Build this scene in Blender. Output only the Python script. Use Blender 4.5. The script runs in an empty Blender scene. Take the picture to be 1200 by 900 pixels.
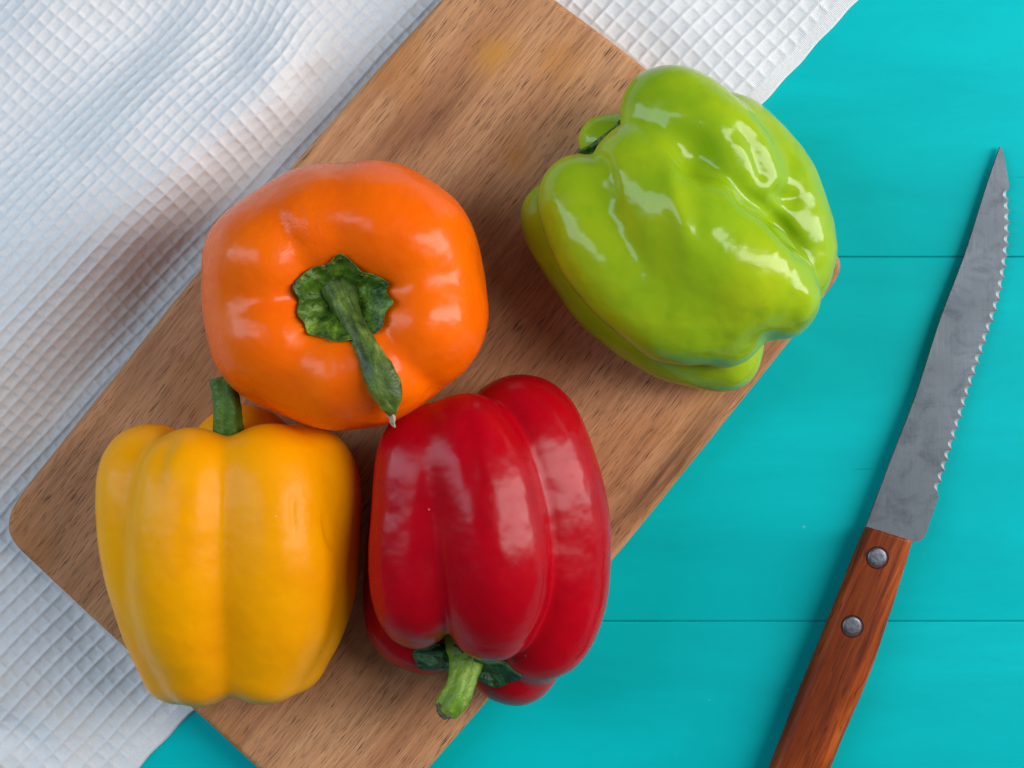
import bpy, bmesh, math, random
import numpy as np
from mathutils import Vector, noise

random.seed(7)
rng = np.random.default_rng(7)
SC = bpy.context.scene
COL = SC.collection

# ------------------------------------------------------------------ camera, world, lamps, exposure
H = 0.70                      # camera height over the table (m)
S = 0.36 / 1200.0             # metres on the table per photo unit
cam_d = bpy.data.cameras.new('camera')
cam_d.sensor_width = 36.0
cam_d.lens = 36.0 * H / 0.36
cam_d.clip_start = 0.01
cam_d.clip_end = 50.0
cam = bpy.data.objects.new('camera', cam_d)
cam.location = (0, 0, H)
cam.rotation_euler = (0, 0, 0)
COL.objects.link(cam)
SC.camera = cam

world = bpy.data.worlds.new('World')
SC.world = world
world.use_nodes = True
wb = world.node_tree.nodes['Background']
wb.inputs['Color'].default_value = (0.80, 0.86, 1.0, 1)
wb.inputs['Strength'].default_value = 0.13


def softbox(name, loc, target, sx, sy, power, color):
    d = bpy.data.lights.new(name, 'AREA')
    d.shape = 'RECTANGLE'
    d.size, d.size_y = sx, sy
    d.energy = power
    d.color = color
    o = bpy.data.objects.new(name, d)
    o.location = loc
    o.rotation_euler = (Vector(target) - Vector(loc)).to_track_quat('-Z', 'Y').to_euler()
    COL.objects.link(o)
    return o


softbox('softbox_lamp', (0.98, 0.18, 0.66), (0.0, 0.04, 0.0), 0.42, 1.60, 21.5, (1.0, 0.97, 0.95))
softbox('softbox_lamp', (-0.98, 0.20, 0.70), (0.0, 0.04, 0.0), 0.38, 1.60, 10.5, (0.64, 0.83, 1.0))

SC.view_settings.view_transform = 'Standard'
SC.view_settings.look = 'None'
SC.view_settings.exposure = -0.06
SC.view_settings.gamma = 1.0
SC.view_settings.use_curve_mapping = False
SC.cycles.use_denoising = True
SC.cycles.max_bounces = 8


# ------------------------------------------------------------------ helpers
def wpt(px, py, zu):
    """photo-frame units (zu = height over table in the same unit) -> metres"""
    z = zu * S
    k = (H - z) / H
    return np.stack([(np.asarray(px, float) - 600) * S * k, (450 - np.asarray(py, float)) * S * k,
                     np.asarray(z, float) * np.ones_like(k)], -1)


def spline(pts, n):
    """Catmull-Rom through rows of pts, n samples"""
    p = np.asarray(pts, float)
    if len(p) == 2:
        t = np.linspace(0, 1, n)[:, None]
        return p[0] * (1 - t) + p[1] * t
    e = np.vstack([2 * p[0] - p[1], p, 2 * p[-1] - p[-2]])
    t = np.linspace(0, len(p) - 1 - 1e-9, n)
    i = t.astype(int)
    f = (t - i)[:, None]
    p0, p1, p2, p3 = e[i], e[i + 1], e[i + 2], e[i + 3]
    return 0.5 * (2 * p1 + (p2 - p0) * f + (2 * p0 - 5 * p1 + 4 * p2 - p3) * f ** 2
                  + (3 * p1 - 3 * p2 + p3 - p0) * f ** 3)


def closed_spline(pts, n):
    p = np.asarray(pts, float)
    m = len(p)
    t = np.linspace(0, m, n, endpoint=False)
    i = t.astype(int)
    f = (t - i)[:, None]
    p0, p1, p2, p3 = p[(i - 1) % m], p[i % m], p[(i + 1) % m], p[(i + 2) % m]
    return 0.5 * (2 * p1 + (p2 - p0) * f + (2 * p0 - 5 * p1 + 4 * p2 - p3) * f ** 2
                  + (3 * p1 - 3 * p2 + p3 - p0) * f ** 3)


def seg_dist(P, line):
    """distance and 0..1 parameter of 2D points P (N,2) to polyline, plus signed side"""
    L = np.asarray(line, float)
    best = np.full(len(P), 1e9)
    par = np.zeros(len(P))
    side = np.zeros(len(P))
    ln = np.r_[0, np.cumsum(np.linalg.norm(np.diff(L, axis=0), axis=1))]
    for j in range(len(L) - 1):
        a, b = L[j], L[j + 1]
        ab = b - a
        t = np.clip(((P - a) @ ab) / (ab @ ab), 0, 1)
        q = a + t[:, None] * ab
        d = np.linalg.norm(P - q, axis=1)
        m = d < best
        best[m] = d[m]
        par[m] = ((ln[j] + t * (ln[j + 1] - ln[j])) / ln[-1])[m]
        side[m] = np.sign(ab[0] * (P[:, 1] - a[1]) - ab[1] * (P[:, 0] - a[0]))[m]
    return best, par, side


def mesh_obj(name, verts, faces, mat, parent=None, smooth=True):
    me = bpy.data.meshes.new(name)
    me.from_pydata([tuple(v) for v in verts], [], [tuple(f) for f in faces])
    me.update()
    if smooth:
        me.polygons.foreach_set('use_smooth', [True] * len(me.polygons))
    me.materials.append(mat)
    o = bpy.data.objects.new(name, me)
    COL.objects.link(o)
    if parent is not None:
        o.parent = parent
        o.matrix_parent_inverse = parent.matrix_world.inverted()
    return o


def thing(name, label, cat, loc):
    o = bpy.data.objects.new(name, None)
    o.empty_display_size = 0.02
    o.location = loc
    COL.objects.link(o)
    o['label'] = label
    o['category'] = cat
    bpy.context.view_layer.update()
    return o


def grid_mesh(name, V, nu, nv, mat, parent=None, smooth=True):
    idx = np.arange(nu * nv).reshape(nu, nv)
    q = np.stack([idx[:-1, :-1], idx[1:, :-1], idx[1:, 1:], idx[:-1, 1:]], -1).reshape(-1, 4)
    me = bpy.data.meshes.new(name)
    me.vertices.add(len(V))
    me.vertices.foreach_set('co', V.astype(np.float32).ravel())
    me.loops.add(q.size)
    me.loops.foreach_set('vertex_index', q.astype(np.int32).ravel())
    me.polygons.add(len(q))
    me.polygons.foreach_set('loop_start', (np.arange(len(q)) * 4).astype(np.int32))
    me.polygons.foreach_set('loop_total', np.full(len(q), 4, np.int32))
    me.update(calc_edges=True)
    me.validate()
    me.polygons.foreach_set('use_smooth', np.full(len(q), smooth, bool))
    me.materials.append(mat)
    o = bpy.data.objects.new(name, me)
    COL.objects.link(o)
    if parent is not None:
        o.parent = parent
        o.matrix_parent_inverse = parent.matrix_world.inverted()
    return o


def vnoise(P, freq, octaves=3):
    """smooth value noise for arrays of points, by mathutils"""
    return np.array([noise.fractal(Vector(p) * freq, 1.0, 2.0, octaves) for p in P])


# ------------------------------------------------------------------ materials
class NT:
    def __init__(self, name):
        self.m = bpy.data.materials.new(name)
        self.m.use_nodes = True
        self.t = self.m.node_tree
        self.b = self.t.nodes['Principled BSDF']
        self.tc = self.t.nodes.new('ShaderNodeTexCoord')

    def n(self, typ, **kw):
        x = self.t.nodes.new(typ)
        for k, v in kw.items():
            setattr(x, k, v)
        return x

    def l(self, a, b):
        self.t.links.new(a, b)

    def mapping(self, scale=(1, 1, 1), rot=(0, 0, 0), loc=(0, 0, 0), src=None):
        mp = self.n('ShaderNodeMapping')
        mp.inputs['Scale'].default_value = scale
        mp.inputs['Rotation'].default_value = rot
        mp.inputs['Location'].default_value = loc
        self.l(src or self.tc.outputs['Object'], mp.inputs['Vector'])
        return mp.outputs['Vector']

    def noise(self, vec, scale, detail=3.0, rough=0.5, dist=0.0):
        x = self.n('ShaderNodeTexNoise')
        x.inputs['Scale'].default_value = scale
        x.inputs['Detail'].default_value = detail
        x.inputs['Roughness'].default_value = rough
        x.inputs['Distortion'].default_value = dist
        self.l(vec, x.inputs['Vector'])
        return x.outputs['Fac']

    def ramp(self, fac, stops):
        x = self.n('ShaderNodeValToRGB')
        cr = x.color_ramp
        while len(cr.elements) < len(stops):
            cr.elements.new(0.5)
        for e, (p, c) in zip(cr.elements, stops):
            e.position = p
            e.color = (c, c, c, 1) if isinstance(c, (int, float)) else (*c, 1)
        self.l(fac, x.inputs['Fac'])
        return x.outputs['Color']

    def mix(self, fac, a, b, mode='MIX'):
        x = self.n('ShaderNodeMix', data_type='RGBA', blend_type=mode)
        for sock, v in ((x.inputs[0], fac), (x.inputs[6], a), (x.inputs[7], b)):
            if isinstance(v, (int, float)):
                sock.default_value = v
            elif isinstance(v, tuple):
                sock.default_value = (*v, 1)
            else:
                self.l(v, sock)
        return x.outputs[2]

    def math(self, op, a, b=0.0, clamp=False):
        x = self.n('ShaderNodeMath', operation=op, use_clamp=clamp)
        for sock, v in ((x.inputs[0], a), (x.inputs[1], b)):
            if isinstance(v, (int, float)):
                sock.default_value = v
            else:
                self.l(v, sock)
        return x.outputs[0]

    def bump(self, h, strength, dist, normal=None):
        x = self.n('ShaderNodeBump')
        x.inputs['Strength'].default_value = strength
        x.inputs['Distance'].default_value = dist
        self.l(h, x.inputs['Height'])
        if normal is not None:
            self.l(normal, x.inputs['Normal'])
        return x.outputs['Normal']

    def set(self, **kw):
        for k, v in kw.items():
            s = self.b.inputs[k]
            if isinstance(v, (int, float)):
                s.default_value = v
            elif isinstance(v, tuple):
                s.default_value = (*v, 1) if s.type == 'RGBA' else v
            else:
                self.l(v, s)
        return self.m


def skin_mat(name, c_main, c_alt, c_deep, rough, bump_s, mott=(0.42, 0.6), wr=0.5, sss=0.10, coat=0.35, spec=0.5):
    m = NT(name)
    o = m.tc.outputs['Object']
    a = m.ramp(m.noise(o, 26.0, 3.0, 0.55, 0.4), [(mott[0], 0.0), (mott[1], 1.0)])
    c = m.mix(a, c_main, c_alt)
    d = m.ramp(m.noise(o, 75.0, 4.0, 0.6), [(0.50, 0.0), (0.72, 0.55)])
    c = m.mix(d, c, c_deep)
    # pale pin-prick spots on the skin
    v = m.n('ShaderNodeTexVoronoi')
    v.inputs['Scale'].default_value = 150.0
    m.l(o, v.inputs['Vector'])
    sp = m.math('LESS_THAN', v.outputs['Distance'], 0.045)
    gate = m.math('GREATER_THAN', m.noise(o, 60.0, 1.0), 0.60)
    c = m.mix(m.math('MULTIPLY', m.math('MULTIPLY', sp, gate), 0.35), c, (0.8, 0.6, 0.4))
    h1 = m.noise(o, 95.0, 2.0, 0.5)
    h2 = m.noise(m.mapping((1, 1, 1)), 420.0, 2.0, 0.5)
    wrg = m.ramp(m.noise(o, 30.0, 1.0), [(0.52, 0.0), (0.70, 1.0)])
    h3 = m.math('MULTIPLY', m.noise(o, 330.0, 3.0, 0.6, 1.2), wrg)
    h = m.math('ADD', h1, m.math('MULTIPLY', h2, 0.04))
    h = m.math('ADD', h, m.math('MULTIPLY', h3, wr * 0.35))
    nrm = m.bump(h, bump_s, 0.0016)
    rr = m.ramp(m.noise(o, 160.0, 3.0), [(0.3, rough * 0.8), (0.75, rough * 1.25)])
    m.b.subsurface_method = 'RANDOM_WALK'
    return m.set(**{'Base Color': c, 'Roughness': rr, 'Normal': nrm, 'IOR': 1.45, 'Specular IOR Level': spec,
                    'Coat Weight': coat, 'Coat Roughness': rough * 0.6, 'Coat Normal': nrm,
                    'Subsurface Weight': sss, 'Subsurface Radius': (0.5, 0.25, 0.1), 'Subsurface Scale': 0.004})


M_ORANGE = skin_mat('orange_skin', (0.93, 0.128, 0.000), (0.93, 0.150, 0.000), (0.88, 0.11, 0.001), 0.27, 0.50, wr=1.0, coat=0.0, spec=0.28)
M_YELLOW = skin_mat('yellow_skin', (0.95, 0.375, 0.000), (0.95, 0.350, 0.000), (0.86, 0.31, 0.001), 0.33, 0.35, wr=0.7, coat=0.0, spec=0.15)
M_RED = skin_mat('red_skin', (0.39, 0.000, 0.006), (0.44, 0.000, 0.007), (0.30, 0.000, 0.007), 0.24, 0.30, wr=0.3, coat=0.0, spec=0.24)
M_GREEN = skin_mat('green_skin', (0.27, 0.43, 0.008), (0.36, 0.48, 0.008), (0.19, 0.36, 0.008), 0.165, 0.45,
                   mott=(0.38, 0.62), wr=0.5, coat=0.0, spec=0.35)


def stem_mat(name, dark, mid, light, scale=1.0, rot=None):
    m = NT(name)
    o = m.tc.outputs['Object']
    if rot is None:
        a = m.noise(m.mapping((180 * scale, 180 * scale, 90 * scale)), 1.0, 4.0, 0.6, 0.5)
    else:       # fibres run along the stalk
        g = m.mapping((1, 1, 1), rot=(0, 0, math.radians(rot)))
        a = m.noise(m.mapping((70, 330, 200), src=g), 1.0, 4.0, 0.6, 0.4)
    c = m.ramp(a, [(0.32, dark), (0.52, mid), (0.72, light)])
    h = m.noise(o, 500.0, 3.0, 0.6)
    return m.set(**{'Base Color': c, 'Roughness': 0.48, 'Normal': m.bump(h, 0.5, 0.0012)})


M_STEM_DARK = stem_mat('dark_green_stem', (0.020, 0.040, 0.012), (0.090, 0.150, 0.016), (0.24, 0.31, 0.06), rot=68.0)
M_CALYX = stem_mat('dark_green_calyx', (0.010, 0.040, 0.003), (0.06, 0.135, 0.005), (0.19, 0.31, 0.02), 1.3)
M_STEM_MID = stem_mat('green_stem', (0.03, 0.11, 0.012), (0.055, 0.15, 0.015), (0.10, 0.21, 0.025), rot=88.0)
M_STEM_LIGHT = stem_mat('light_green_stem', (0.08, 0.17, 0.01), (0.15, 0.28, 0.015), (0.26, 0.40, 0.04), rot=110.0)
M_CALYX_BLUE = stem_mat('deep_green_calyx', (0.004, 0.03, 0.006), (0.014, 0.075, 0.018), (0.04, 0.14, 0.03), 1.2)
M_DRY = stem_mat('dry_tip', (0.25, 0.19, 0.11), (0.42, 0.36, 0.26), (0.6, 0.55, 0.45), 2.0)
M_CORK = stem_mat('cork_cut', (0.05, 0.04, 0.015), (0.16, 0.12, 0.05), (0.36, 0.32, 0.20), 2.5)
_m = NT('recess_shade')
M_RECESS_SHADE = _m.set(**{'Base Color': (0.010, 0.008, 0.005), 'Roughness': 0.9})  # near-black colour standing in for the shade inside small recesses


def teal_mat():
    m = NT('teal_paint')
    o = m.tc.outputs['Object']
    c = m.mix(m.ramp(m.noise(m.mapping((7, 26, 26)), 1.0, 5.0, 0.65, 0.6), [(0.34, 0.0), (0.68, 1.0)]), (0.000, 0.440, 0.460), (0.000, 0.525, 0.542))
    rub = m.ramp(m.noise(m.mapping((38, 38, 38), loc=(2, 7, 1)), 1.0, 5.0, 0.7), [(0.62, 0.0), (0.72, 0.30)])
    c = m.mix(rub, c, (0.000, 0.400, 0.425))
    # faint hairline scratches and dust specks
    s1 = m.noise(m.mapping((30, 400, 30), rot=(0, 0, 0.9)), 1.0, 2.0, 0.5, 0.3)
    g1 = m.ramp(m.noise(o, 23.0, 2.0), [(0.58, 0.0), (0.66, 1.0)])
    scr = m.math('MULTIPLY', m.ramp(s1, [(0.70, 0.0), (0.74, 1.0)]), g1)
    c = m.mix(m.math('MULTIPLY', scr, 0.5), c, (0.0, 0.22, 0.25))
    v = m.n('ShaderNodeTexVoronoi')
    v.inputs['Scale'].default_value = 42.0
    m.l(o, v.inputs['Vector'])
    sp = m.math('MULTIPLY', m.math('LESS_THAN', v.outputs['Distance'], 0.022),
                m.math('GREATER_THAN', m.noise(o, 35.0, 1.0), 0.56))
    c = m.mix(m.math('MULTIPLY', sp, 0.25), c, (0.25, 0.62, 0.62))
    h = m.math('ADD', m.noise(m.mapping((60, 120, 60)), 1.0, 3.0, 0.5), m.math('MULTIPLY', m.noise(o, 900.0, 2.0), 0.18))
    nrm = m.bump(h, 0.15, 0.0006)
    return m.set(**{'Base Color': c, 'Roughness': 0.5, 'Normal': nrm, 'Specular IOR Level': 0.06})


M_TEAL = teal_mat()
_m = NT('groove_paint')
M_GROOVE = _m.set(**{'Base Color': (0.0, 0.34, 0.37), 'Roughness': 0.7})

GRAIN = math.radians(51.5)     # grain direction of the board (world angle)


def board_mat():
    m = NT('beech_wood')
    rotv = m.mapping((1, 1, 1), rot=(0, 0, -GRAIN))     # x along grain
    wob = m.noise(rotv, 9.0, 2.0)
    sep = m.n('ShaderNodeSeparateXYZ')
    m.l(rotv, sep.inputs[0])
    comb = m.n('ShaderNodeCombineXYZ')
    m.l(sep.outputs[0], comb.inputs[0])
    m.l(m.math('ADD', sep.outputs[1], m.math('MULTIPLY', wob, 0.005)), comb.inputs[1])
    m.l(sep.outputs[2], comb.inputs[2])
    g = comb.outputs[0]

    def st(sx, sy, loc=(0, 0, 0)):
        return m.mapping((sx, sy, sy), loc=loc, src=g)
    broad = m.noise(st(7, 46), 1.0, 4.0, 0.55)
    fine = m.noise(st(34, 900), 1.0, 4.0, 0.65)
    fleck = m.noise(st(150, 2900), 1.0, 1.5, 0.5)
    fgate = m.noise(st(20, 120, (3, 1, 0)), 1.0, 2.0)
    c = m.ramp(broad, [(0.28, (0.35, 0.140, 0.058)), (0.45, (0.55, 0.255, 0.115)), (0.58, (0.63, 0.320, 0.150)), (0.74, (0.44, 0.184, 0.078))])
    c = m.mix(m.ramp(fine, [(0.34, 0.45), (0.60, 0.0)]), c, (0.20, 0.080, 0.034))
    fl = m.math('MULTIPLY', m.ramp(fleck, [(0.585, 0.0), (0.66, 0.9)]), m.ramp(fgate, [(0.30, 0.25), (0.56, 1.0)]))
    c = m.mix(fl, c, (0.13, 0.05, 0.024))
    # orange-ish juice stains
    stn = m.ramp(m.noise(m.tc.outputs['Object'], 24.0, 2.0), [(0.60, 0.0), (0.72, 0.40)])
    c = m.mix(stn, c, (0.40, 0.15, 0.025))

    # heart-wood streaks: bands along the grain (x0..x1 in grain coords, y centre, half width)
    def streak(c, p0, p1, w, amt, col):
        a = wpt(*p0, 53)
        b = wpt(*p1, 53)
        ca, sa = math.cos(-GRAIN), math.sin(-GRAIN)
        A = (a[0] * ca - a[1] * sa, a[0] * sa + a[1] * ca)
        B = (b[0] * ca - b[1] * sa, b[0] * sa + b[1] * ca)
        cx, cy = (A[0] + B[0]) / 2, (A[1] + B[1]) / 2
        hx = abs(A[0] - B[0]) / 2
        slope = (B[1] - A[1]) / (B[0] - A[0] + 1e-9)
        dx = m.math('SUBTRACT', sep.outputs[0], cx)
        dy = m.math('SUBTRACT', sep.outputs[1], cy)
        dy = m.math('SUBTRACT', dy, m.math('MULTIPLY', dx, slope))
        dy = m.math('ADD', dy, m.math('MULTIPLY', m.math('SUBTRACT', m.noise(st(40, 60), 1.0, 2.0), 0.5), w * 2.2))
        ex = m.math('DIVIDE', dx, hx)
        ey = m.math('DIVIDE', dy, w)
        q = m.math('ADD', m.math('MULTIPLY', ex, ex), m.math('MULTIPLY', ey, ey))
        k = m.math('POWER', 2.718, m.math('MULTIPLY', q, -1.0))
        k = m.math('MULTIPLY', k, m.ramp(m.noise(st(30, 700, (5, 2, 1)), 1.0, 3.0, 0.7), [(0.32, 0.25), (0.60, 1.0)]))
        return m.mix(m.math('MULTIPLY', k, amt), c, col)
    c = streak(c, (700, 640), (850, 470), 0.0042, 0.80, (0.085, 0.034, 0.018))
    c = streak(c, (455, 200), (560, 80), 0.0055, 0.85, (0.20, 0.075, 0.030))
    c = streak(c, (600, 350), (700, 230), 0.0070, 0.40, (0.20, 0.085, 0.04))
    c = streak(c, (530, 890), (600, 800), 0.0050, 0.60, (0.17, 0.06, 0.03))
    c = streak(c, (565, 85), (600, 45), 0.0060, 0.85, (0.56, 0.24, 0.03))
    c = streak(c, (590, 195), (615, 165), 0.0055, 0.80, (0.44, 0.16, 0.02))
    c = streak(c, (640, 90), (670, 55), 0.0070, 0.60, (0.52, 0.21, 0.03))
    h = m.math('SUBTRACT', m.math('MULTIPLY', fine, 0.5), fl)
    nrm = m.bump(h, 0.35, 0.0005)
    return m.set(**{'Base Color': c, 'Roughness': 0.55, 'Normal': nrm, 'Specular IOR Level': 0.25})


M_BOARD = board_mat()


def cloth_mat():
    m = NT('white_cotton')
    o = m.tc.outputs['Object']
    rot = m.mapping((1, 1, 1), rot=(0, 0, -math.radians(46.9)))
    w1 = m.n('ShaderNodeTexWave', wave_type='BANDS', bands_direction='X')
    w2 = m.n('ShaderNodeTexWave', wave_type='BANDS', bands_direction='Y')
    for w in (w1, w2):
        w.inputs['Scale'].default_value = 520.0
        w.inputs['Distortion'].default_value = 3.0
        w.inputs['Detail'].default_value = 1.0
        w.inputs['Detail Scale'].default_value = 2.0
        m.l(rot, w.inputs['Vector'])
    h = m.math('ADD', m.math('MULTIPLY', w1.outputs['Fac'], w2.outputs['Fac']), m.noise(o, 1500.0, 2.0))
    c = m.mix(m.ramp(m.noise(o, 900.0, 3.0, 0.7), [(0.3, 0.0), (0.7, 1.0)]), (0.78, 0.79, 0.81), (0.87, 0.875, 0.885))
    return m.set(**{'Base Color': c, 'Roughness': 0.95, 'Normal': m.bump(h, 0.55, 0.0005),
                    'Sheen Weight': 0.25, 'Sheen Roughness': 0.5, 'Specular IOR Level': 0.1})


M_CLOTH = cloth_mat()


def steel_mat():
    m = NT('worn_steel')
    ang = math.radians(66.0)
    o = m.tc.outputs['Object']
    br = m.noise(m.mapping((900, 40, 900), rot=(0, 0, math.radians(28))), 1.0, 3.0, 0.6)
    bl = m.ramp(m.noise(o, 95.0, 7.0, 0.75, 0.6), [(0.48, 0.0), (0.64, 1.0)])
    c = m.mix(bl, (0.118, 0.140, 0.160), (0.080, 0.096, 0.115))
    c = m.mix(m.ramp(br, [(0.35, 0.16), (0.65, 0.0)]), c, (0.09, 0.095, 0.11))
    r = m.ramp(m.noise(o, 60.0, 4.0), [(0.3, 0.36), (0.7, 0.50)])
    return m.set(**{'Base Color': c, 'Metallic': 1.0, 'Roughness': r, 'Normal': m.bump(br, 0.06, 0.0003)})


M_STEEL = steel_mat()
_m = NT('ground_edge_steel')
M_EDGE = _m.set(**{'Base Color': (0.27, 0.28, 0.30), 'Metallic': 0.25, 'Roughness': 0.5})
_m = NT('rivet_steel')
_v = _m.noise(_m.tc.outputs['Object'], 700.0, 3.0)
M_RIVET = _m.set(**{'Base Color': _m.ramp(_v, [(0.3, (0.10, 0.115, 0.14)), (0.7, (0.20, 0.215, 0.25))]), 'Metallic': 1.0,
                    'Roughness': 0.38, 'Normal': _m.bump(_v, 0.2, 0.0003)})


def handle_mat():
    m = NT('varnished_handle_wood')
    # grain follows the handle
    g = m.mapping((1, 1, 1), rot=(0, 0, -math.radians(67.0)))
    st = m.mapping((28, 420, 28), src=g)
    a = m.noise(st, 1.0, 5.0, 0.65, 0.4)
    b = m.noise(m.mapping((18, 90, 18), src=g), 1.0, 3.0, 0.5)
    c = m.ramp(a, [(0.30, (0.060, 0.012, 0.004)), (0.45, (0.24, 0.040, 0.007)), (0.60, (0.42, 0.085, 0.013)), (0.76, (0.58, 0.17, 0.035))])
    c = m.mix(m.ramp(b, [(0.42, 0.75), (0.60, 0.0)]), c, (0.13, 0.022, 0.006))
    pores = m.ramp(m.noise(m.mapping((110, 1600, 110), src=g), 1.0, 2.0), [(0.62, 0.0), (0.70, 0.7)])
    c = m.mix(pores, c, (0.04, 0.012, 0.006))
    return m.set(**{'Base Color': c, 'Roughness': 0.42, 'Normal': m.bump(a, 0.3, 0.0004), 'Specular IOR Level': 0.14})


M_HANDLE = handle_mat()

# ------------------------------------------------------------------ table of painted planks
base = mesh_obj('tabletop', [(-0.6, -0.5, -0.024), (0.6, -0.5, -0.024), (0.6, 0.5, -0.024), (-0.6, 0.5, -0.024),
                             (-0.6, -0.5, -0.0022), (0.6, -0.5, -0.0022), (0.6, 0.5, -0.0022), (-0.6, 0.5, -0.0022)],
                [(3, 2, 1, 0), (4, 5, 6, 7), (0, 1, 5, 4), (1, 2, 6, 5), (2, 3, 7, 6), (3, 0, 4, 7)], M_GROOVE, smooth=False)
base['kind'] = 'structure'
base['label'] = 'turquoise painted table of wide boards'
seams = [-980, -553, -126, 301, 728, 1155, 1582, 2009]


def plank(y0, y1):
    """one wide board: rounded long edges, a profile swept along x"""
    gap, bev, n = 0.00014, 0.0008, 4
    a, b = (450 - y1) * S + gap / 2, (450 - y0) * S - gap / 2
    prof = [(a, -0.0021)]
    for k in range(n + 1):
        t = math.pi / 2 * k / n
        prof.append((a + bev * (1 - math.cos(t)), -bev * 0.5 * (1 - math.sin(t))))
    for k in range(n + 1):
        t = math.pi / 2 * (1 - k / n)
        prof.append((b - bev * (1 - math.cos(t)), -bev * 0.5 * (1 - math.sin(t))))
    prof.append((b, -0.0021))
    xs = np.linspace(-0.6, 0.6, 40)
    V = []
    for x in xs:
        for (y, z) in prof:
            wob = 0.00012 * noise.noise(Vector((x * 30, y0 * 0.1, 3))) if abs(y - a) < 0.003 or abs(y - b) < 0.003 else 0
            V.append((x, y + wob, z))
    return grid_mesh('plank', np.array(V)[:, :], len(xs), len(prof), M_TEAL, base)


for y0, y1 in zip(seams[:-1], seams[1:]):
    plank(y0, y1)

# ------------------------------------------------------------------ outline of the board (used by the cloth too)
BZ0, BZ1 = 8.0, 54.0            # underside and top of the board in photo units of height
outline = [(516, 0), (430, 94), (345, 190), (230, 320), (130, 445), (66, 525), (26, 576), (10, 606), (14, 634), (50, 671),
           (140, 755), (230, 836), (300, 900), (372, 964), (404, 984), (436, 974), (470, 937), (505, 898), (574, 819), (715, 660), (800, 556), (875, 463),
           (924, 402), (962, 353), (983, 322), (983, 300), (960, 270), (900, 214), (830, 148), (750, 74), (652, 0), (610, -33), (575, -45), (545, -32)]
OUT = closed_spline(outline, 300)
OW = np.stack([(OUT[:, 0] - 600), (450 - OUT[:, 1])], 1) * S * (H - BZ1 * S) / H


def slab(name, W, z0, z1, rad, mat, parent=None, steps=6, z_tilt=None):
    """outline W (m, N x 2) extruded from z0 to z1 with rounded upper and lower arrises"""
    n = len(W)
    if np.sum(W[:, 0] * np.roll(W[:, 1], -1) - W[:, 1] * np.roll(W[:, 0], -1)) < 0:
        W = W[::-1]
    t = np.roll(W, -1, 0) - np.roll(W, 1, 0)
    t /= np.linalg.norm(t, axis=1)[:, None]
    nin = np.stack([-t[:, 1], t[:, 0]], 1)
    rings = []
    rings.append((W + nin * rad, z0))
    for k in range(steps + 1):
        a = math.pi / 2 * k / steps
        rings.append((W + nin * rad * (1 - math.sin(a)), z0 + rad * (1 - math.cos(a))))
    for k in range(steps + 1):
        a = math.pi / 2 * k / steps
        rings.append((W + nin * rad * (1 - math.cos(a)), z1 - rad * (1 - math.sin(a))))
    rings = rings[1:]
    V = np.vstack([np.c_[r, np.full(n, z)] for r, z in rings])
    if z_tilt is not None:
        V[:, 2] += z_tilt(V[:, 0], V[:, 1])
    F = []
    for k in range(len(rings) - 1):
        for i in range(n):
            j = (i + 1) % n
            F.append((k * n + i, k * n + j, (k + 1) * n + j, (k + 1) * n + i))
    F.append(tuple(range(n))[::-1])
    F.append(tuple((len(rings) - 1) * n + i for i in range(n)))
    o = mesh_obj(name, V, F, mat, parent)
    for p in (o.data.polygons[-1], o.data.polygons[-2]):
        p.use_smooth = False
    return o


board = slab('cutting_board', OW, BZ0 * S, BZ1 * S, 0.0022, M_BOARD)
board['label'] = 'wooden cutting board with rounded corners under the four peppers'
board['category'] = 'cutting board'


# ------------------------------------------------------------------ waffle-weave cloth
def smooth01(x):
    x = np.clip(x, 0, 1)
    return x * x * (3 - 2 * x)


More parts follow.
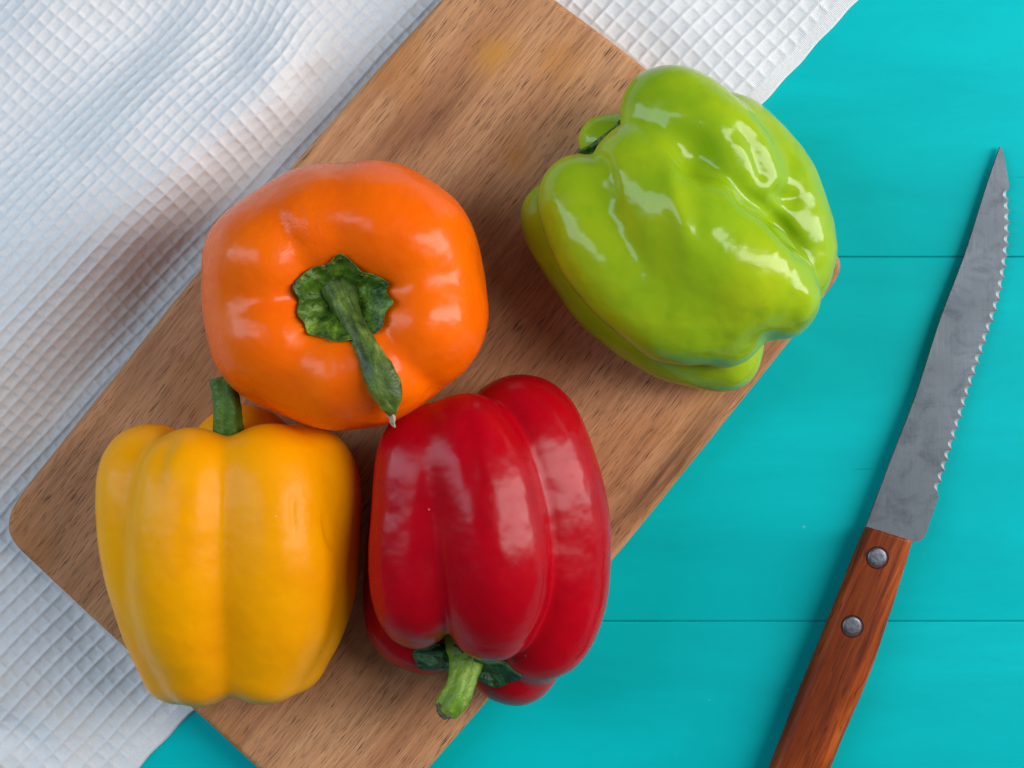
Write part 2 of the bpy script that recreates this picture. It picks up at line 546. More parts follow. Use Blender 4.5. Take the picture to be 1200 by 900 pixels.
def make_cloth():
    step = 1.5
    a = np.arange(-260, 1440, step)
    b = np.arange(0, 960, step)
    A, B = np.meshgrid(a, b, indexing='ij')
    d = np.array([-0.6832, 0.7302])
    nrm = np.array([-0.7302, -0.6832])
    o = np.array([1008.0, 0.0])
    # gently wavy edge
    edge_w = 2.0 * np.sin(A / 90.0) + 1.4 * np.sin(A / 37.0 + 1.0) + 0.7 * np.sin(A / 9.1)
    Be = B + edge_w * np.exp(-B / 30.0)
    X = o[0] + A * d[0] + Be * nrm[0]
    Y = o[1] + A * d[1] + Be * nrm[1]
    P = np.stack([X.ravel(), Y.ravel()], 1)
    # ---- macro folds (height in photo units)
    h = np.full(len(P), 3.0)

    def fold(h, line, amp, wl, wr, taper=(0.0, 0.0), pw=1.0):
        """line: crest; amp, wl, wr vary along it (lists). 'right' side = towards the board"""
        L = spline(line, 60)
        dist, par, side = seg_dist(P, L)
        n = len(amp)
        xp = np.linspace(0, 1, n)
        am = np.interp(par, xp, amp)
        wL = np.interp(par, xp, wl)
        wR = np.interp(par, xp, wr)
        w = np.where(side > 0, wR, wL)
        f = np.cos(np.clip(dist / w, 0, 1) * math.pi) * 0.5 + 0.5
        return np.maximum(h, 3.0) + am * f ** pw
    # crest runs from beyond the left border up to the knee beside the board
    h = fold(h, [(-260, 640), (-110, 500), (0, 408), (110, 300), (207, 208), (280, 150), (322, 118)],
             [82, 88, 88, 80, 72, 66, 56], [330, 330, 320, 300, 260, 210, 120], [170, 165, 145, 118, 92, 72, 54])
    h = fold(h, [(322, 118), (340, 60), (352, 0), (372, -120)], [2, 14, 12, 12], [80, 90, 100, 110], [40, 70, 80, 90])
    # softer hills in the far corner
    h = fold(h, [(-40, 120), (60, 20), (160, -90)], [18, 26, 22], [130, 130, 130], [110, 110, 110])
    h = fold(h, [(150, 170), (230, 60), (290, -40)], [6, 14, 10], [60, 60, 60], [50, 60, 60])
    # rolls in the lower left corner
    h = fold(h, [(-90, 790), (0, 812), (60, 850), (90, 930)], [24, 17, 11, 8], [60, 50, 46, 46], [60, 46, 40, 40])
    h = fold(h, [(-60, 900), (20, 890), (60, 920)], [18, 12, 8], [36, 34, 34], [40, 34, 34])
    h = fold(h, [(700, -40), (800, 30), (905, 100)], [0, 7, 3], [60, 60, 60], [60, 60, 60])
    # cloth runs flat below the board
    od = np.full(len(P), 1e9)
    LO = OUT[::3]
    od, _, _ = seg_dist(P, np.vstack([LO, LO[:1]]))
    # inside test (ray crossing)
    ins = np.zeros(len(P), bool)
    x0, y0 = OUT[:, 0], OUT[:, 1]
    x1, y1 = np.roll(x0, -1), np.roll(y0, -1)
    for i in range(len(OUT)):
        c = (y0[i] > P[:, 1]) != (y1[i] > P[:, 1])
        with np.errstate(divide='ignore', invalid='ignore'):
            xi = (x1[i] - x0[i]) * (P[:, 1] - y0[i]) / (y1[i] - y0[i]) + x0[i]
        ins ^= c & (P[:, 0] < xi)
    sd = np.where(ins, -od, od)
    lim = smooth01((sd - 6) / 34.0)
    h = 3.0 + (h - 3.0) * lim
    nz = vnoise(np.c_[P[::1] * 0.011, np.zeros(len(P))], 1.0, 2) if False else (
        np.sin(P[:, 0] * 0.031 + 1.3 * np.sin(P[:, 1] * 0.017)) * np.sin(P[:, 1] * 0.027 + 1.1 * np.sin(P[:, 0] * 0.013)))
    h = h + 2.2 * nz * lim
    Hm = h.reshape(A.shape)
    ker = np.exp(-0.5 * (np.arange(-17, 18) / 5.5) ** 2)
    ker /= ker.sum()
    for ax in (0, 1):
        Hm = np.apply_along_axis(lambda q: np.convolve(np.pad(q, 17, mode='edge'), ker, 'valid'), ax, Hm)
    # ---- arc-length phases so the weave foreshortens over the folds
    dB = np.diff(Hm, axis=1)
    sB = np.concatenate([np.zeros((len(a), 1)), np.cumsum(np.sqrt(step ** 2 + dB ** 2), axis=1)], axis=1)
    dA = np.diff(Hm, axis=0)
    sA = np.concatenate([np.zeros((1, len(b))), np.cumsum(np.sqrt(step ** 2 + dA ** 2), axis=0)], axis=0)
    sB = sB - 0.45 * (sB - B)
    sA = sA - 0.65 * (sA - (A - a[0]))          # cloth slides a little, so the weave stays near square
    wobA = 2.0 * np.sin(B / 70 + 0.6 * np.sin(A / 50)) + 1.0 * np.sin(B / 23.0 + A / 90)
    wobB = 2.0 * np.sin(A / 80 + 0.7 * np.sin(B / 60)) + 1.0 * np.sin(A / 27.0 - B / 80)
    pitch = 17.6
    fa = (sA + wobA) / pitch
    pb = 17.6 - 4.6 * smooth01((B - 240.0) / 110.0)          # the weave is drawn tighter towards the far side
    sB = np.concatenate([np.zeros((len(a), 1)), np.cumsum(np.diff(sB, axis=1) / pb[:, 1:], axis=1)], axis=1)
    fb = sB + (wobB - 17.0) / pitch
    ta = np.abs(2 * (fa - np.floor(fa)) - 1)     # 1 on the ridges, 0 in the pit
    tb = np.abs(2 * (fb - np.floor(fb)) - 1)
    jit = 0.88 + 0.12 * np.sin(np.floor(fa) * 12.9898 + np.floor(fb) * 78.233)
    ridge_b = tb ** 3.3
    ridge_a = 0.74 * ta ** 3.2
    w = np.maximum(ridge_b, ridge_a) + 0.15 * np.minimum(ridge_b, ridge_a)
    hem = smooth01((B - 15.0) / 5.0)
    amp = 3.1 + 0.9 * smooth01((B - 240.0) / 110.0)
    wv = (w * jit - 0.40) * amp * hem
    under = smooth01((sd.reshape(A.shape) + 3) / 8.0)
    wv *= 0.25 + 0.75 * under
    gx = np.gradient(Hm, step, axis=0)
    gy = np.gradient(Hm, step, axis=1)
    N = np.stack([-(gx * d[0] + gy * nrm[0]), -(gx * d[1] + gy * nrm[1]), np.ones_like(gx)], -1)
    N /= np.linalg.norm(N, axis=-1, keepdims=True)
    Xp, Yp, Zp = X + wv * N[..., 0], Y + wv * N[..., 1], Hm + wv * N[..., 2] + 0.6
    Zp = np.maximum(Zp, 0.7)
    Zp = np.where(sd.reshape(A.shape) < 3, np.minimum(Zp, BZ0 - 1.2), Zp)
    # outer rim turns down to the table so the cloth has a real edge
    Zp = np.where(B < step * 0.5, 0.25, Zp)
    V = np.stack([(Xp - 600) * S, (450 - Yp) * S, Zp * S], -1).reshape(-1, 3)
    o = grid_mesh('waffle_towel', V, len(a), len(b), M_CLOTH)
    o['label'] = 'white waffle-weave kitchen towel with soft folds under the cutting board'
    o['category'] = 'kitchen towel'
    return o


make_cloth()

# ------------------------------------------------------------------ peppers
_bm = bmesh.new()
bmesh.ops.create_icosphere(_bm, subdivisions=7, radius=1.0)
DIRS = np.array([v.co[:] for v in _bm.verts])
DIRS /= np.linalg.norm(DIRS, axis=1)[:, None]
TRI = np.array([[v.index for v in f.verts] for f in _bm.faces], np.int32)
EDG = np.array([[e.verts[0].index, e.verts[1].index] for e in _bm.edges], np.int32)
_bm.free()
DEG = np.bincount(EDG.ravel(), minlength=len(DIRS)).astype(float)


def lap(V, it, lam=0.5):
    for _ in range(it):
        s = np.stack([np.bincount(EDG[:, 0], V[EDG[:, 1], c], len(V)) + np.bincount(EDG[:, 1], V[EDG[:, 0], c], len(V))
                      for c in range(3)], 1) / DEG[:, None]
        V = V + lam * (s - V)
    return V


def normals(V):
    f = np.cross(V[TRI[:, 1]] - V[TRI[:, 0]], V[TRI[:, 2]] - V[TRI[:, 0]])
    n = np.stack([sum(np.bincount(TRI[:, k], f[:, c], len(V)) for k in range(3)) for c in range(3)], 1)
    return n / (np.linalg.norm(n, axis=1)[:, None] + 1e-12)


def project(V):
    """metres -> photo-frame units as seen on the plan"""
    k = H / (H - V[:, 2])
    return np.stack([600 + V[:, 0] * k / S, 450 - V[:, 1] * k / S], 1)


def pepper_surface(centre, lobes, k=3.0, smooth=3, grooves=(), floor=True, lumps=()):
    """flesh as the outer envelope of swollen lobes; each lobe a chain of (x, y, height, radius)"""
    c0 = wpt(*centre)
    rl = []
    for ch in lobes:
        s = spline(ch, 150) if len(ch) > 1 else np.asarray(ch, float)
        C = wpt(s[:, 0], s[:, 1], s[:, 2]) - c0
        R = s[:, 3] * S * (H - s[:, 2] * S) / H
        best = np.full(len(DIRS), -1.0)
        for c, r in zip(C, R):
            b = DIRS @ c
            disc = b * b - c @ c + r * r
            q = b + np.sign(disc) * np.sqrt(np.abs(disc))
            best = np.maximum(best, q)
        rl.append(best)
    rl = np.array(rl)
    kk = k * S
    mx = rl.max(0)
    r = mx + kk * np.log(np.exp((rl - mx) / kk).sum(0)) - kk * 0.35
    V = c0 + DIRS * r[:, None]
    V = lap(V, smooth)
    for (line, depth, width, ends) in grooves:
        N = normals(V)
        L = spline(line, 40) if len(line) > 2 else np.asarray(line, float)
        dist, par, _ = seg_dist(project(V), L)
        w = np.exp(-(dist / width) ** 2) * smooth01((N[:, 2] + 0.02) / 0.25)
        e0, e1 = ends
        w *= (1 - (1 - smooth01(par / max(e0, 1e-3))) * (e0 > 0)) * (1 - (1 - smooth01((1 - par) / max(e1, 1e-3))) * (e1 > 0))
        V = V - N * (depth * S * w)[:, None]
    if grooves:
        V = lap(V, 2)
    for (size, height, seed) in lumps:          # slow swells and dents in the skin
        N = normals(V)
        f = np.array([noise.noise(Vector(p) / (size * S) + Vector((seed, seed, 0))) for p in V])
        V = V + N * (f * height * S)[:, None]
    if floor:
        V[:, 2] = np.maximum(V[:, 2], BZ1 * S + 0.0003)
    return V


def tri_mesh(name, V, F, mat, parent):
    me = bpy.data.meshes.new(name)
    me.vertices.add(len(V))
    me.vertices.foreach_set('co', V.astype(np.float32).ravel())
    me.loops.add(F.size)
    me.loops.foreach_set('vertex_index', F.astype(np.int32).ravel())
    me.polygons.add(len(F))
    me.polygons.foreach_set('loop_start', (np.arange(len(F)) * 3).astype(np.int32))
    me.polygons.foreach_set('loop_total', np.full(len(F), 3, np.int32))
    me.update(calc_edges=True)
    me.polygons.foreach_set('use_smooth', np.ones(len(F), bool))
    me.materials.append(mat)
    o = bpy.data.objects.new(name, me)
    COL.objects.link(o)
    o.parent = parent
    o.matrix_parent_inverse = parent.matrix_world.inverted()
    return o


def stem(name, path, mat, parent, ribs=5, rib=0.10, rough=0.04, seg=36, rings=60, flat=None, seed=0, cap0=True, cap1=True):
    """ribbed tube along path of (x, y, height, radius)"""
    s = spline(path, rings)
    C = wpt(s[:, 0], s[:, 1], s[:, 2])
    R = s[:, 3] * S * (H - s[:, 2] * S) / H
    T = np.gradient(C, axis=0)
    T /= np.linalg.norm(T, axis=1)[:, None]
    ref = np.array([0.0, 0.0, 1.0]) if abs(T[:, 2]).max() < 0.9 else np.array([1.0, 0.2, 0.0])
    V = []
    for i in range(rings):
        u = np.cross(T[i], ref)
        u /= np.linalg.norm(u)
        v = np.cross(u, T[i])
        fl = 1.0 if flat is None else np.interp(i / (rings - 1), np.linspace(0, 1, len(flat)), flat)
        for k in range(seg):
            th = 2 * math.pi * k / seg
            q = 1 + rib * math.cos(ribs * th + 1.2 * i / rings + seed)
            p = C[i] + R[i] * q * (math.cos(th) * u + fl * math.sin(th) * v)
            nn = noise.noise(Vector(p) * 420 + Vector((seed, 0, 0)))
            V.append(p + R[i] * rough * 2.2 * nn * (math.cos(th) * u + math.sin(th) * v))
    F = []
    for i in range(rings - 1):
        for k in range(seg):
            k2 = (k + 1) % seg
            F.append((i * seg + k, i * seg + k2, (i + 1) * seg + k2, (i + 1) * seg + k))
    if cap0:
        F.append(tuple(range(seg))[::-1])
    if cap1:
        F.append(tuple((rings - 1) * seg + k for k in range(seg)))
    return mesh_obj(name, V, F, mat, parent)


class Surf:
    """height of a flesh surface seen from above"""
    def __init__(self, V):
        self.V = V
        n = normals(V)
        m = n[:, 2] > 0.05
        self.p = project(V[m])
        self.z = V[m][:, 2]

    def __call__(self, x, y, rad=3.0):
        d = np.hypot(self.p[:, 0] - x, self.p[:, 1] - y)
        m = d < rad
        if not m.any():
            m = d < d.min() + 1e-6
        return self.z[m].max() / S


# ---- orange pepper, standing, stem towards the viewer
OC = (402, 347)
t_or = thing('bell_pepper', 'orange bell pepper standing upright, its green stem pointing at the viewer', 'bell pepper', tuple(wpt(402, 347, BZ1)))


def o_lobe(ang, rtot, ztop=256, rtop=88, rad=60, side=80, lowr=0.62):
    a = math.radians(ang)
    c, s_ = math.cos(a), -math.sin(a)

    def at(rho, z, r):
        return (OC[0] + c * rho, OC[1] + s_ * rho, z, r)
    rtot = rtot + 2.5
    ro = rtot - side
    return [at(rtop - 14, ztop - 14, rad * 0.80), at(rtop, ztop, rad), at(ro, ztop - 40, side), at(ro * 0.92, ztop - 100, side * 0.92),
            at(ro * lowr, 112, side * 0.75)]


lob = [
    o_lobe(109, 158, 260, 86), o_lobe(70, 163, 264, 90), o_lobe(36, 173, 265, 96), o_lobe(-18, 174, 262, 96),
    o_lobe(-64, 160, 260, 90), o_lobe(-95, 158, 260, 86), o_lobe(-148, 169, 259, 94), o_lobe(156, 173, 260, 96),
    o_lobe(9, 166, 252, 92, rad=52, side=74), o_lobe(185, 164, 247, 90, rad=52, side=74), o_lobe(-122, 155, 246, 85, rad=52, side=72), o_lobe(132, 155, 246, 85, rad=50, side=70),
    o_lobe(-42, 146, 242, 82, rad=48, side=66), o_lobe(54, 165, 264, 90, side=78),
    [(402, 347, 128, 84), (402, 347, 160, 96)],
]
V = pepper_surface((402, 347, 150), lob, k=8.0, smooth=7, lumps=[(46, 2.0, 9.0), (16, 0.4, 4.0)], grooves=[
    ([(440, 395), (470, 425), (505, 455)], 3, 13, (0.2, 0.0)),
    ([(356, 300), (334, 268), (318, 232)], 3, 9, (0.3, 0.4)),
    ([(345, 232), (352, 250), (354, 275)], 1.2, 3.5, (0.4, 0.4)),
    ([(362, 236), (368, 256), (368, 278)], 1.2, 3.5, (0.4, 0.4)),
    ([(378, 238), (381, 258), (380, 276)], 1.0, 3.5, (0.4, 0.4)),
])
tri_mesh('flesh', V, TRI, M_ORANGE, t_or)
so = Surf(V)
# calyx: lobed, crumpled disc sitting in the hollow
cal_out = [(343, 336), (354, 322), (368, 313), (384, 309), (398, 297), (412, 306), (424, 318), (437, 321), (455, 331), (453, 342), (461, 354), (452, 366),
           (449, 381), (440, 391), (425, 394), (412, 398), (391, 400), (377, 395), (361, 391), (356, 378), (348, 367), (350, 351)]


def calyx(name, outl, cen, zc, z_edge, mat, parent, seed=0.0, rough=3.0, nr=26, na=132, thick=3.0, rib=3.0, sf=None):
    """crumpled lobed disc with a thick rim; z_edge(x, y) gives the height of the rim"""
    O = closed_spline(outl, na)
    V = []
    for j in range(nr):
        t = (j + 0.0) / (nr - 1)
        for i in range(na):
            x = cen[0] + (O[i, 0] - cen[0]) * t
            y = cen[1] + (O[i, 1] - cen[1]) * t
            ze = z_edge(O[i, 0], O[i, 1])
            z = zc + (ze - zc) * t ** 1.6
            th = math.atan2(y - cen[1], x - cen[0])
            z += rib * math.cos(6 * th + seed) * math.sin(math.pi * min(1, t)) * 0.8
            z += rough * noise.fractal(Vector((x * 0.09 + seed, y * 0.09, seed)), 1.0, 2.0, 4) * (0.35 + t)
            if sf is not None:
                z = max(z, sf(x, y) + 2.5)
            V.append((x, y, z))
    V = np.array(V)
    for j in range(3):      # rim rolls under
        R = V[(nr - 1) * na:nr * na].copy()
        ins = (0.0, 0.03, 0.12)[j]
        R[:, 0] = R[:, 0] + (cen[0] - R[:, 0]) * ins
        R[:, 1] = R[:, 1] + (cen[1] - R[:, 1]) * ins
        R[:, 2] -= thick * (0.5, 1.0, 1.6)[j]
        V = np.vstack([V, R])
    W = wpt(V[:, 0], V[:, 1], V[:, 2])
    F = []
    for j in range(nr + 2):
        for i in range(na):
            k = (i + 1) % na
            if j == 0:
                F.append((0 * na + i, (j + 1) * na + i, (j + 1) * na + k))
            else:
                F.append((j * na + i, (j + 1) * na + i, (j + 1) * na + k, j * na + k))
    return mesh_obj(name, W, F, mat, parent)


zfl = so(402, 350)
calyx('calyx', cal_out, (404, 352), zfl + 12, lambda x, y: so(x, y) + 6.0, M_CALYX, t_or, 1.7, 4.5, sf=so)
zs = zfl + 8
st_o = stem('stem', [(398, 340, zs - 4, 30), (402, 352, zs + 8, 21), (408, 366, zs + 18, 15.5), (417, 384, zs + 30, 13.5), (431, 412, zs + 44, 16), (443, 436, zs + 50, 20.5),
                     (453, 458, zs + 50, 20), (457, 474, zs + 46, 13), (460, 486, zs + 42, 5)], M_STEM_DARK, t_or,
            ribs=4, rib=0.07, rough=0.05, flat=[1, 1, 1, 0.85, 0.75, 0.8], seed=2)
stem('dry_tip', [(458, 482, zs + 43, 4.2), (460, 490, zs + 41, 3.6), (461, 496, zs + 39, 2.4), (463, 501, zs + 38, 0.8)], M_DRY, st_o,
     ribs=3, rib=0.3, rough=0.3, seg=12, rings=14)

# ---- yellow pepper, lying, stem away from the viewer's edge
t_ye = thing('bell_pepper', 'yellow bell pepper lying on its side with its stem pointing up at the orange one', 'bell pepper', tuple(wpt(268, 650, BZ1)))
lob = [
    [(190, 556, 160, 42), (174, 557, 162, 61), (176, 640, 168, 62), (190, 720, 165, 55), (206, 783, 155, 44)],
    [(238, 572, 205, 50), (224, 566, 212, 66), (218, 650, 215, 69), (222, 720, 205, 65), (234, 780, 188, 51)],
    [(300, 570, 205, 52), (316, 562, 212, 66), (322, 650, 215, 72), (322, 720, 204, 68), (310, 775, 190, 54)],
    [(340, 560, 170, 46), (358, 560, 172, 64), (358, 630, 160, 66), (356, 705, 150, 60), (340, 768, 150, 46)],
    [(288, 552, 122, 56), (285, 540, 122, 67), (278, 620, 118, 64), (270, 720, 115, 58), (262, 765, 120, 46)],
    [(268, 640, 160, 90), (266, 720, 160, 78)],
]
V = pepper_surface((268, 655, 160), lob, k=8.0, smooth=6, lumps=[(60, 1.6, 6.0), (16, 0.3, 2.0)], grooves=[
    ([(345, 560), (343, 600), (349, 645)], 3.0, 4, (0.4, 0.4)),
    ([(378, 590), (384, 625), (392, 652)], 3.0, 4, (0.4, 0.4)),
    ([(200, 514), (186, 545), (180, 600)], 4.0, 9, (0.0, 0.7)),
])
tri_mesh('flesh', V, TRI, M_YELLOW, t_ye)
stem('stem', [(270, 560, 172, 26), (268, 528, 186, 20), (267, 505, 194, 17.5), (266, 480, 202, 16), (263, 458, 206, 15), (260, 443, 208, 14.5)], M_STEM_MID, t_ye,
     ribs=5, rib=0.09, rough=0.03, seed=1)

# ---- red pepper, lying, stem towards the lower border
t_re = thing('bell_pepper', 'glossy red bell pepper lying on its side, cut stem pointing down over the board edge', 'bell pepper', tuple(wpt(570, 630, BZ1)))
lob = [
    [(512, 545, 200, 42), (503, 535, 220, 62), (492, 620, 226, 60), (488, 690, 224, 56), (488, 716, 206, 46)],
    [(540, 535, 200, 40), (546, 522, 232, 62), (568, 600, 240, 71), (578, 680, 240, 68), (577, 722, 222, 55)],
    [(598, 520, 150, 50), (612, 508, 166, 70), (640, 598, 168, 74), (646, 686, 166, 69), (636, 738, 160, 60), (612, 752, 150, 44)],
    [(590, 560, 118, 58), (600, 680, 116, 62), (604, 766, 118, 58), (596, 772, 120, 46)],
    [(500, 545, 118, 54), (486, 640, 118, 58), (476, 725, 120, 50), (500, 742, 116, 50)],
    [(562, 610, 160, 92), (560, 675, 160, 76)],
]
V = pepper_surface((560, 632, 162), lob, k=4.0, smooth=4, lumps=[(60, 1.6, 1.0), (18, 0.35, 5.0)], grooves=[
    ([(540, 470), (552, 520), (556, 600)], 2, 12, (0.3, 0.4)),
])
tri_mesh('flesh', V, TRI, M_RED, t_re)
sr = Surf(V)
cal_r = [(484, 764), (500, 755), (520, 755), (545, 758), (570, 768), (590, 774), (612, 792), (598, 800), (580, 806), (564, 798), (548, 794), (528, 789), (512, 781), (494, 785), (488, 778)]
calyx('calyx', cal_r, (546, 778), 172, lambda x, y: 160.0, M_CALYX_BLUE, t_re, 0.6, 4.0, thick=4.0, sf=lambda x, y: min(sr(x, y), 184.0))
st_r = stem('stem', [(548, 752, 160, 28), (546, 772, 170, 21), (543, 790, 180, 17), (538, 808, 186, 16), (530, 822, 188, 16.5), (522, 831, 186, 15)], M_STEM_LIGHT, t_re,
            ribs=5, rib=0.10, rough=0.03, seed=4)
stem('cut_end', [(524, 829, 186.5, 14.5), (518.5, 834.5, 185.5, 11.5), (516.5, 836, 185.2, 9.5)], M_CORK, st_r, ribs=5, rib=0.08, rough=0.12, seg=28, rings=12)
stem('stem_hole_shade', [(518, 835, 185.4, 6.5), (515.6, 837, 185.0, 6.2)], M_RECESS_SHADE, st_r, ribs=3, rib=0.10, rough=0.05, seg=20, rings=4)  # solid dark plug: the shade of the stem's hole, painted as colour

# ---- green pepper, lying, much folded
t_gr = thing('bell_pepper', 'light green bell pepper with deep wrinkled hollows lying at the right end of the board', 'bell pepper', tuple(wpt(805, 275, BZ1)))
lob = [
    # broad ridge across the middle
    [(748, 190, 200, 46), (752, 206, 216, 60), (800, 262, 228, 72), (856, 312, 222, 74), (905, 340, 204, 55), (912, 352, 190, 48)],
    # left shoulder and lower flank
    [(690, 238, 180, 38), (678, 234, 194, 52), (718, 304, 202, 62), (784, 356, 202, 66), (846, 376, 184, 57)],
    # they merge below the notch
    [(748, 262, 212, 50), (800, 318, 216, 66), (850, 352, 204, 60)],
    # underside
    [(662, 256, 124, 44), (660, 262, 118, 51), (716, 338, 112, 56), (790, 390, 110, 58), (840, 410, 110, 51), (850, 408, 110, 48)],
    # top lobe
    [(778, 142, 176, 46), (786, 130, 194, 58), (828, 160, 204, 60), (862, 200, 198, 56), (878, 232, 186, 48)],
    # far right flank
    [(842, 160, 150, 50), (858, 172, 150, 62), (896, 226, 146, 66), (922, 296, 142, 61), (916, 330, 130, 50)],
    # small lobe behind the calyx
    [(722, 172, 120, 40), (706, 164, 122, 31)],
    [(800, 270, 160, 90), (830, 300, 150, 80)],
]
V = pepper_surface((806, 272, 152), lob, k=5.0, smooth=6, lumps=[(56, 3.0, 3.0), (20, 0.7, 8.0)], grooves=[
    ([(796, 128), (812, 172), (826, 206), (842, 236)], 17, 22, (0.6, 0.6)),      # the hollow
    ([(846, 206), (872, 230), (898, 246), (930, 280), (950, 312)], 8, 9, (0.4, 0.3)),
    ([(852, 128), (884, 172), (902, 222)], 7, 10, (0.4, 0.2)),
    ([(778, 180), (790, 230), (816, 315)], -5, 12, (0.3, 0.4)),
    ([(704, 186), (712, 208), (722, 246)], 7, 9, (0.0, 0.6)),
    ([(902, 222), (925, 232), (948, 226)], 6, 11, (0.2, 0.4)),
    ([(930, 330), (945, 350), (935, 385)], -4, 10, (0.3, 0.3)),
])
tri_mesh('flesh', V, TRI, M_GREEN, t_gr)
cal_g = [(676, 178), (690, 170), (704, 160), (720, 148), (727, 140), (732, 152), (724, 168), (712, 180), (696, 182)]
calyx('calyx', cal_g, (708, 166), 168, lambda x, y: 160.0, M_STEM_MID, t_gr, 2.6, 3.0, thick=4.0)

# ------------------------------------------------------------------ knife
t_kn = thing('kitchen_knife', 'serrated steel knife with riveted brown wooden handle lying on the turquoise boards', 'knife', tuple(wpt(1000, 740, 0)))


def blade():
    spine = spline([(1010, 627), (1045, 534), (1073, 461), (1101, 374), (1129, 300), (1150, 234), (1160, 203), (1168, 180), (1170.8, 172.5)], 60)
    tip = [(1172.8, 171.8), (1174.8, 175.5)]
    front = [(1178, 190), (1181, 206), (1182.6, 218)]
    base_edge = spline([(1183.2, 221), (1185.6, 250), (1184, 292), (1175, 347), (1158.8, 398), (1140, 454), (1124.5, 504), (1107, 560), (1101, 577)], 400)
    seg = np.r_[0, np.cumsum(np.linalg.norm(np.diff(base_edge, axis=0), axis=1))]
    n_t = 28
    cutting, grind, keys = [], [], []
    for q in range(n_t):
        for j in range(12):
            t = (1 - math.cos(math.pi * j / 12.0)) / 2
            sl = (q + t) / n_t * seg[-1]
            p = np.array([np.interp(sl, seg, base_edge[:, c]) for c in (0, 1)])
            p2 = np.array([np.interp(sl + 2, seg, base_edge[:, c]) for c in (0, 1)])
            p1 = np.array([np.interp(sl - 2, seg, base_edge[:, c]) for c in (0, 1)])
            tg = (p2 - p1) / np.linalg.norm(p2 - p1)
            nn = np.array([-tg[1], tg[0]])
            if nn[0] > 0:
                nn = -nn
            dep = 5.2 * math.sqrt(max(0, 1 - (2 * t - 1) ** 2))
            cutting.append(p + nn * dep)
            keys.append(float(p[1]))
            grind.append(p + nn * (dep + 1.2 + 2.4 * math.sin(math.pi * t)))
    heel = spline([(1100, 583), (1096, 594), (1089, 614), (1085, 626), (1079, 633.5), (1071, 635)], 16) 
    heel = np.vstack([heel, [(1055, 646)]])
    spine = np.vstack([[(1001.5, 650)], spine])
    right = [tuple(p) for p in tip] + [tuple(p) for p in front] + [tuple(g) for g in grind] + [tuple(p) for p in heel]
    key = [p[1] for p in tip] + [p[1] for p in front] + keys + [p[1] for p in heel]
    key = np.maximum.accumulate(np.array(key))
    order = np.argsort(spine[:, 1])
    ys = np.clip(key, spine[order[0], 1], spine[order[-1], 1])
    left = np.c_[np.interp(ys, spine[order, 1], spine[order, 0]), ys]
    zf = lambda x, y: 24.0 - 16.0 * np.clip((np.asarray(y) * -1 + 640) / 470.0, 0, 1)
    th = 4.0
    bm = bmesh.new()

    def vv(p, dz):
        z = float(zf(p[0], p[1])) + dz
        return bm.verts.new(wpt(p[0], p[1], z))
    bev = 1.1
    lside = [vv(p, th / 2 - 0.8) for p in left]
    lup = [vv((p[0] + bev, p[1]), th / 2) for p in left]
    llo = [vv(p, -th / 2) for p in left]
    rup = [vv(p, th / 2) for p in right]
    rlo = [vv(p, -th / 2) for p in right]
    g0 = len(tip) + len(front)
    g1 = g0 + len(grind)
    ed = [vv(p, 0.0) for p in cutting]
    for i in range(len(right) - 1):
        j = i + 1
        bm.faces.new((lup[i], lup[j], rup[j], rup[i]))
        bm.faces.new((llo[j], llo[i], rlo[i], rlo[j]))
        bm.faces.new((lside[i], lside[j], lup[j], lup[i]))
        bm.faces.new((llo[i], llo[j], lside[j], lside[i]))
        if g0 <= i < g1 - 1:
            k = i - g0
            for f in ((rup[i], rup[j], ed[k + 1], ed[k]), (ed[k], ed[k + 1], rlo[j], rlo[i])):
                bm.faces.new(f).material_index = 1
        else:
            bm.faces.new((rup[i], rup[j], rlo[j], rlo[i]))
    bm.faces.new((rup[g0], ed[0], rlo[g0]))
    bm.faces.new((rup[g1 - 1], rlo[g1 - 1], ed[-1]))
    me = bpy.data.meshes.new('blade')
    bm.to_mesh(me)
    bm.free()
    me.materials.append(M_STEEL)
    me.materials.append(M_EDGE)
    o = bpy.data.objects.new('blade', me)
    COL.objects.link(o)
    o.parent = t_kn
    o.matrix_parent_inverse = t_kn.matrix_world.inverted()


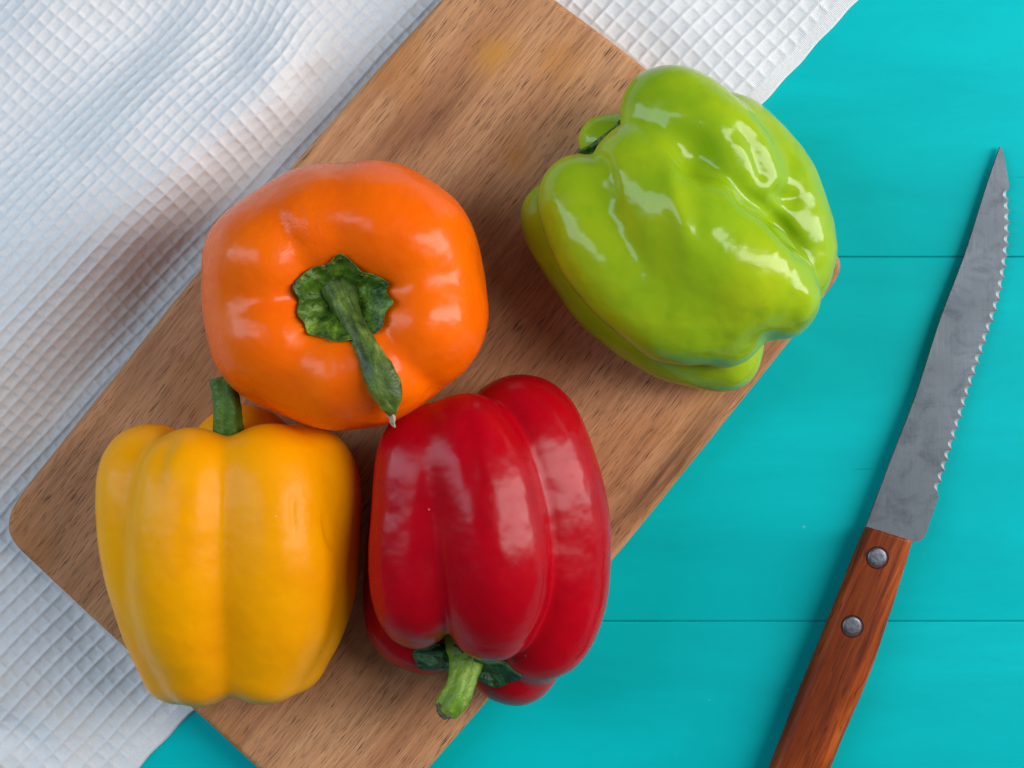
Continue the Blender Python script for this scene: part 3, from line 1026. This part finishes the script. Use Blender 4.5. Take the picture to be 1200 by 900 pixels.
blade()
hz = 44.0
NL = 90
hl = spline([(1013.5, 617.5), (1001, 646), (970, 724), (939, 800), (901, 898), (880, 950), (866, 990)], NL)
hr = spline([(1069, 635), (1059, 669), (1040, 729), (1018, 793), (990, 859), (973, 901), (945, 968), (930, 1010)], NL)
prof = [(0.0, 1.5), (0.0, 14), (0.0, 27), (0.012, 32), (0.05, 36.5), (0.11, 40.5), (0.17, 43.2), (0.23, 44), (0.40, 44.3), (0.60, 44.4), (0.80, 44.1),
        (0.90, 43.2), (0.955, 40.5), (0.985, 36), (1.0, 30), (1.0, 14), (1.0, 1.5)]
V, F, npf = [], [], len(prof)
rows = [(0, 0.0, 2.0)] + [(i, 0.0, 0.0) for i in range(NL)]
for q, (i, _, drop) in enumerate(rows):
    a, b = hl[i], hr[i]
    if q == 0:
        ax = (hl[0] + hr[0] - hl[3] - hr[3]) / 2
        ax = ax / np.linalg.norm(ax)
        a, b = a + ax * 1.2, b + ax * 1.2
    for (f, z) in prof:
        fx = f if q else 0.04 + 0.92 * f
        p = a * (1 - fx) + b * fx
        p = p + 0.35 * noise.noise(Vector((p[0] * 0.05, p[1] * 0.05, f * 3)))
        V.append(wpt(p[0], p[1], max(1.5, z - (drop if z > 20 else 0))))
for q in range(len(rows) - 1):
    for k in range(npf):
        k2 = (k + 1) % npf
        F.append((q * npf + k, q * npf + k2, (q + 1) * npf + k2, (q + 1) * npf + k))
F.append(tuple(range(npf))[::-1])
F.append(tuple((len(rows) - 1) * npf + k for k in range(npf)))
mesh_obj('handle', V, F, M_HANDLE, t_kn)


def rivet(px, py, r):
    prof = [(0.0, 0.7), (0.3, 0.69), (0.6, 0.64), (0.80, 0.52), (0.92, 0.2), (0.98, -0.6), (1.0, -3.0)]
    V, F, n = [], [], 32
    for (q, z) in prof:
        for k in range(n):
            t = 2 * math.pi * k / n
            V.append(wpt(px + q * r * math.cos(t), py + q * r * math.sin(t), hz + z))
    for j in range(len(prof) - 1):
        for k in range(n):
            F.append((j * n + k, (j + 1) * n + k, (j + 1) * n + (k + 1) % n, j * n + (k + 1) % n))
    o = mesh_obj('rivet', V, F, M_RIVET, t_kn)
    # raised dark ring: shade of the recess round the rivet, put in as colour
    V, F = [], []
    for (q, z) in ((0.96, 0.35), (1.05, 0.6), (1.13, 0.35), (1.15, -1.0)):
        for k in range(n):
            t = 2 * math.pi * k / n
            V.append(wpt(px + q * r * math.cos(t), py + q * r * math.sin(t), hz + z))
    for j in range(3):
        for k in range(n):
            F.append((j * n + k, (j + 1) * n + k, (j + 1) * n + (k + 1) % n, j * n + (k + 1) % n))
    mesh_obj('rivet_recess_shade', V, F, M_RECESS_SHADE, o)


rivet(1028.5, 653.5, 12.0)
rivet(999, 734, 12.0)
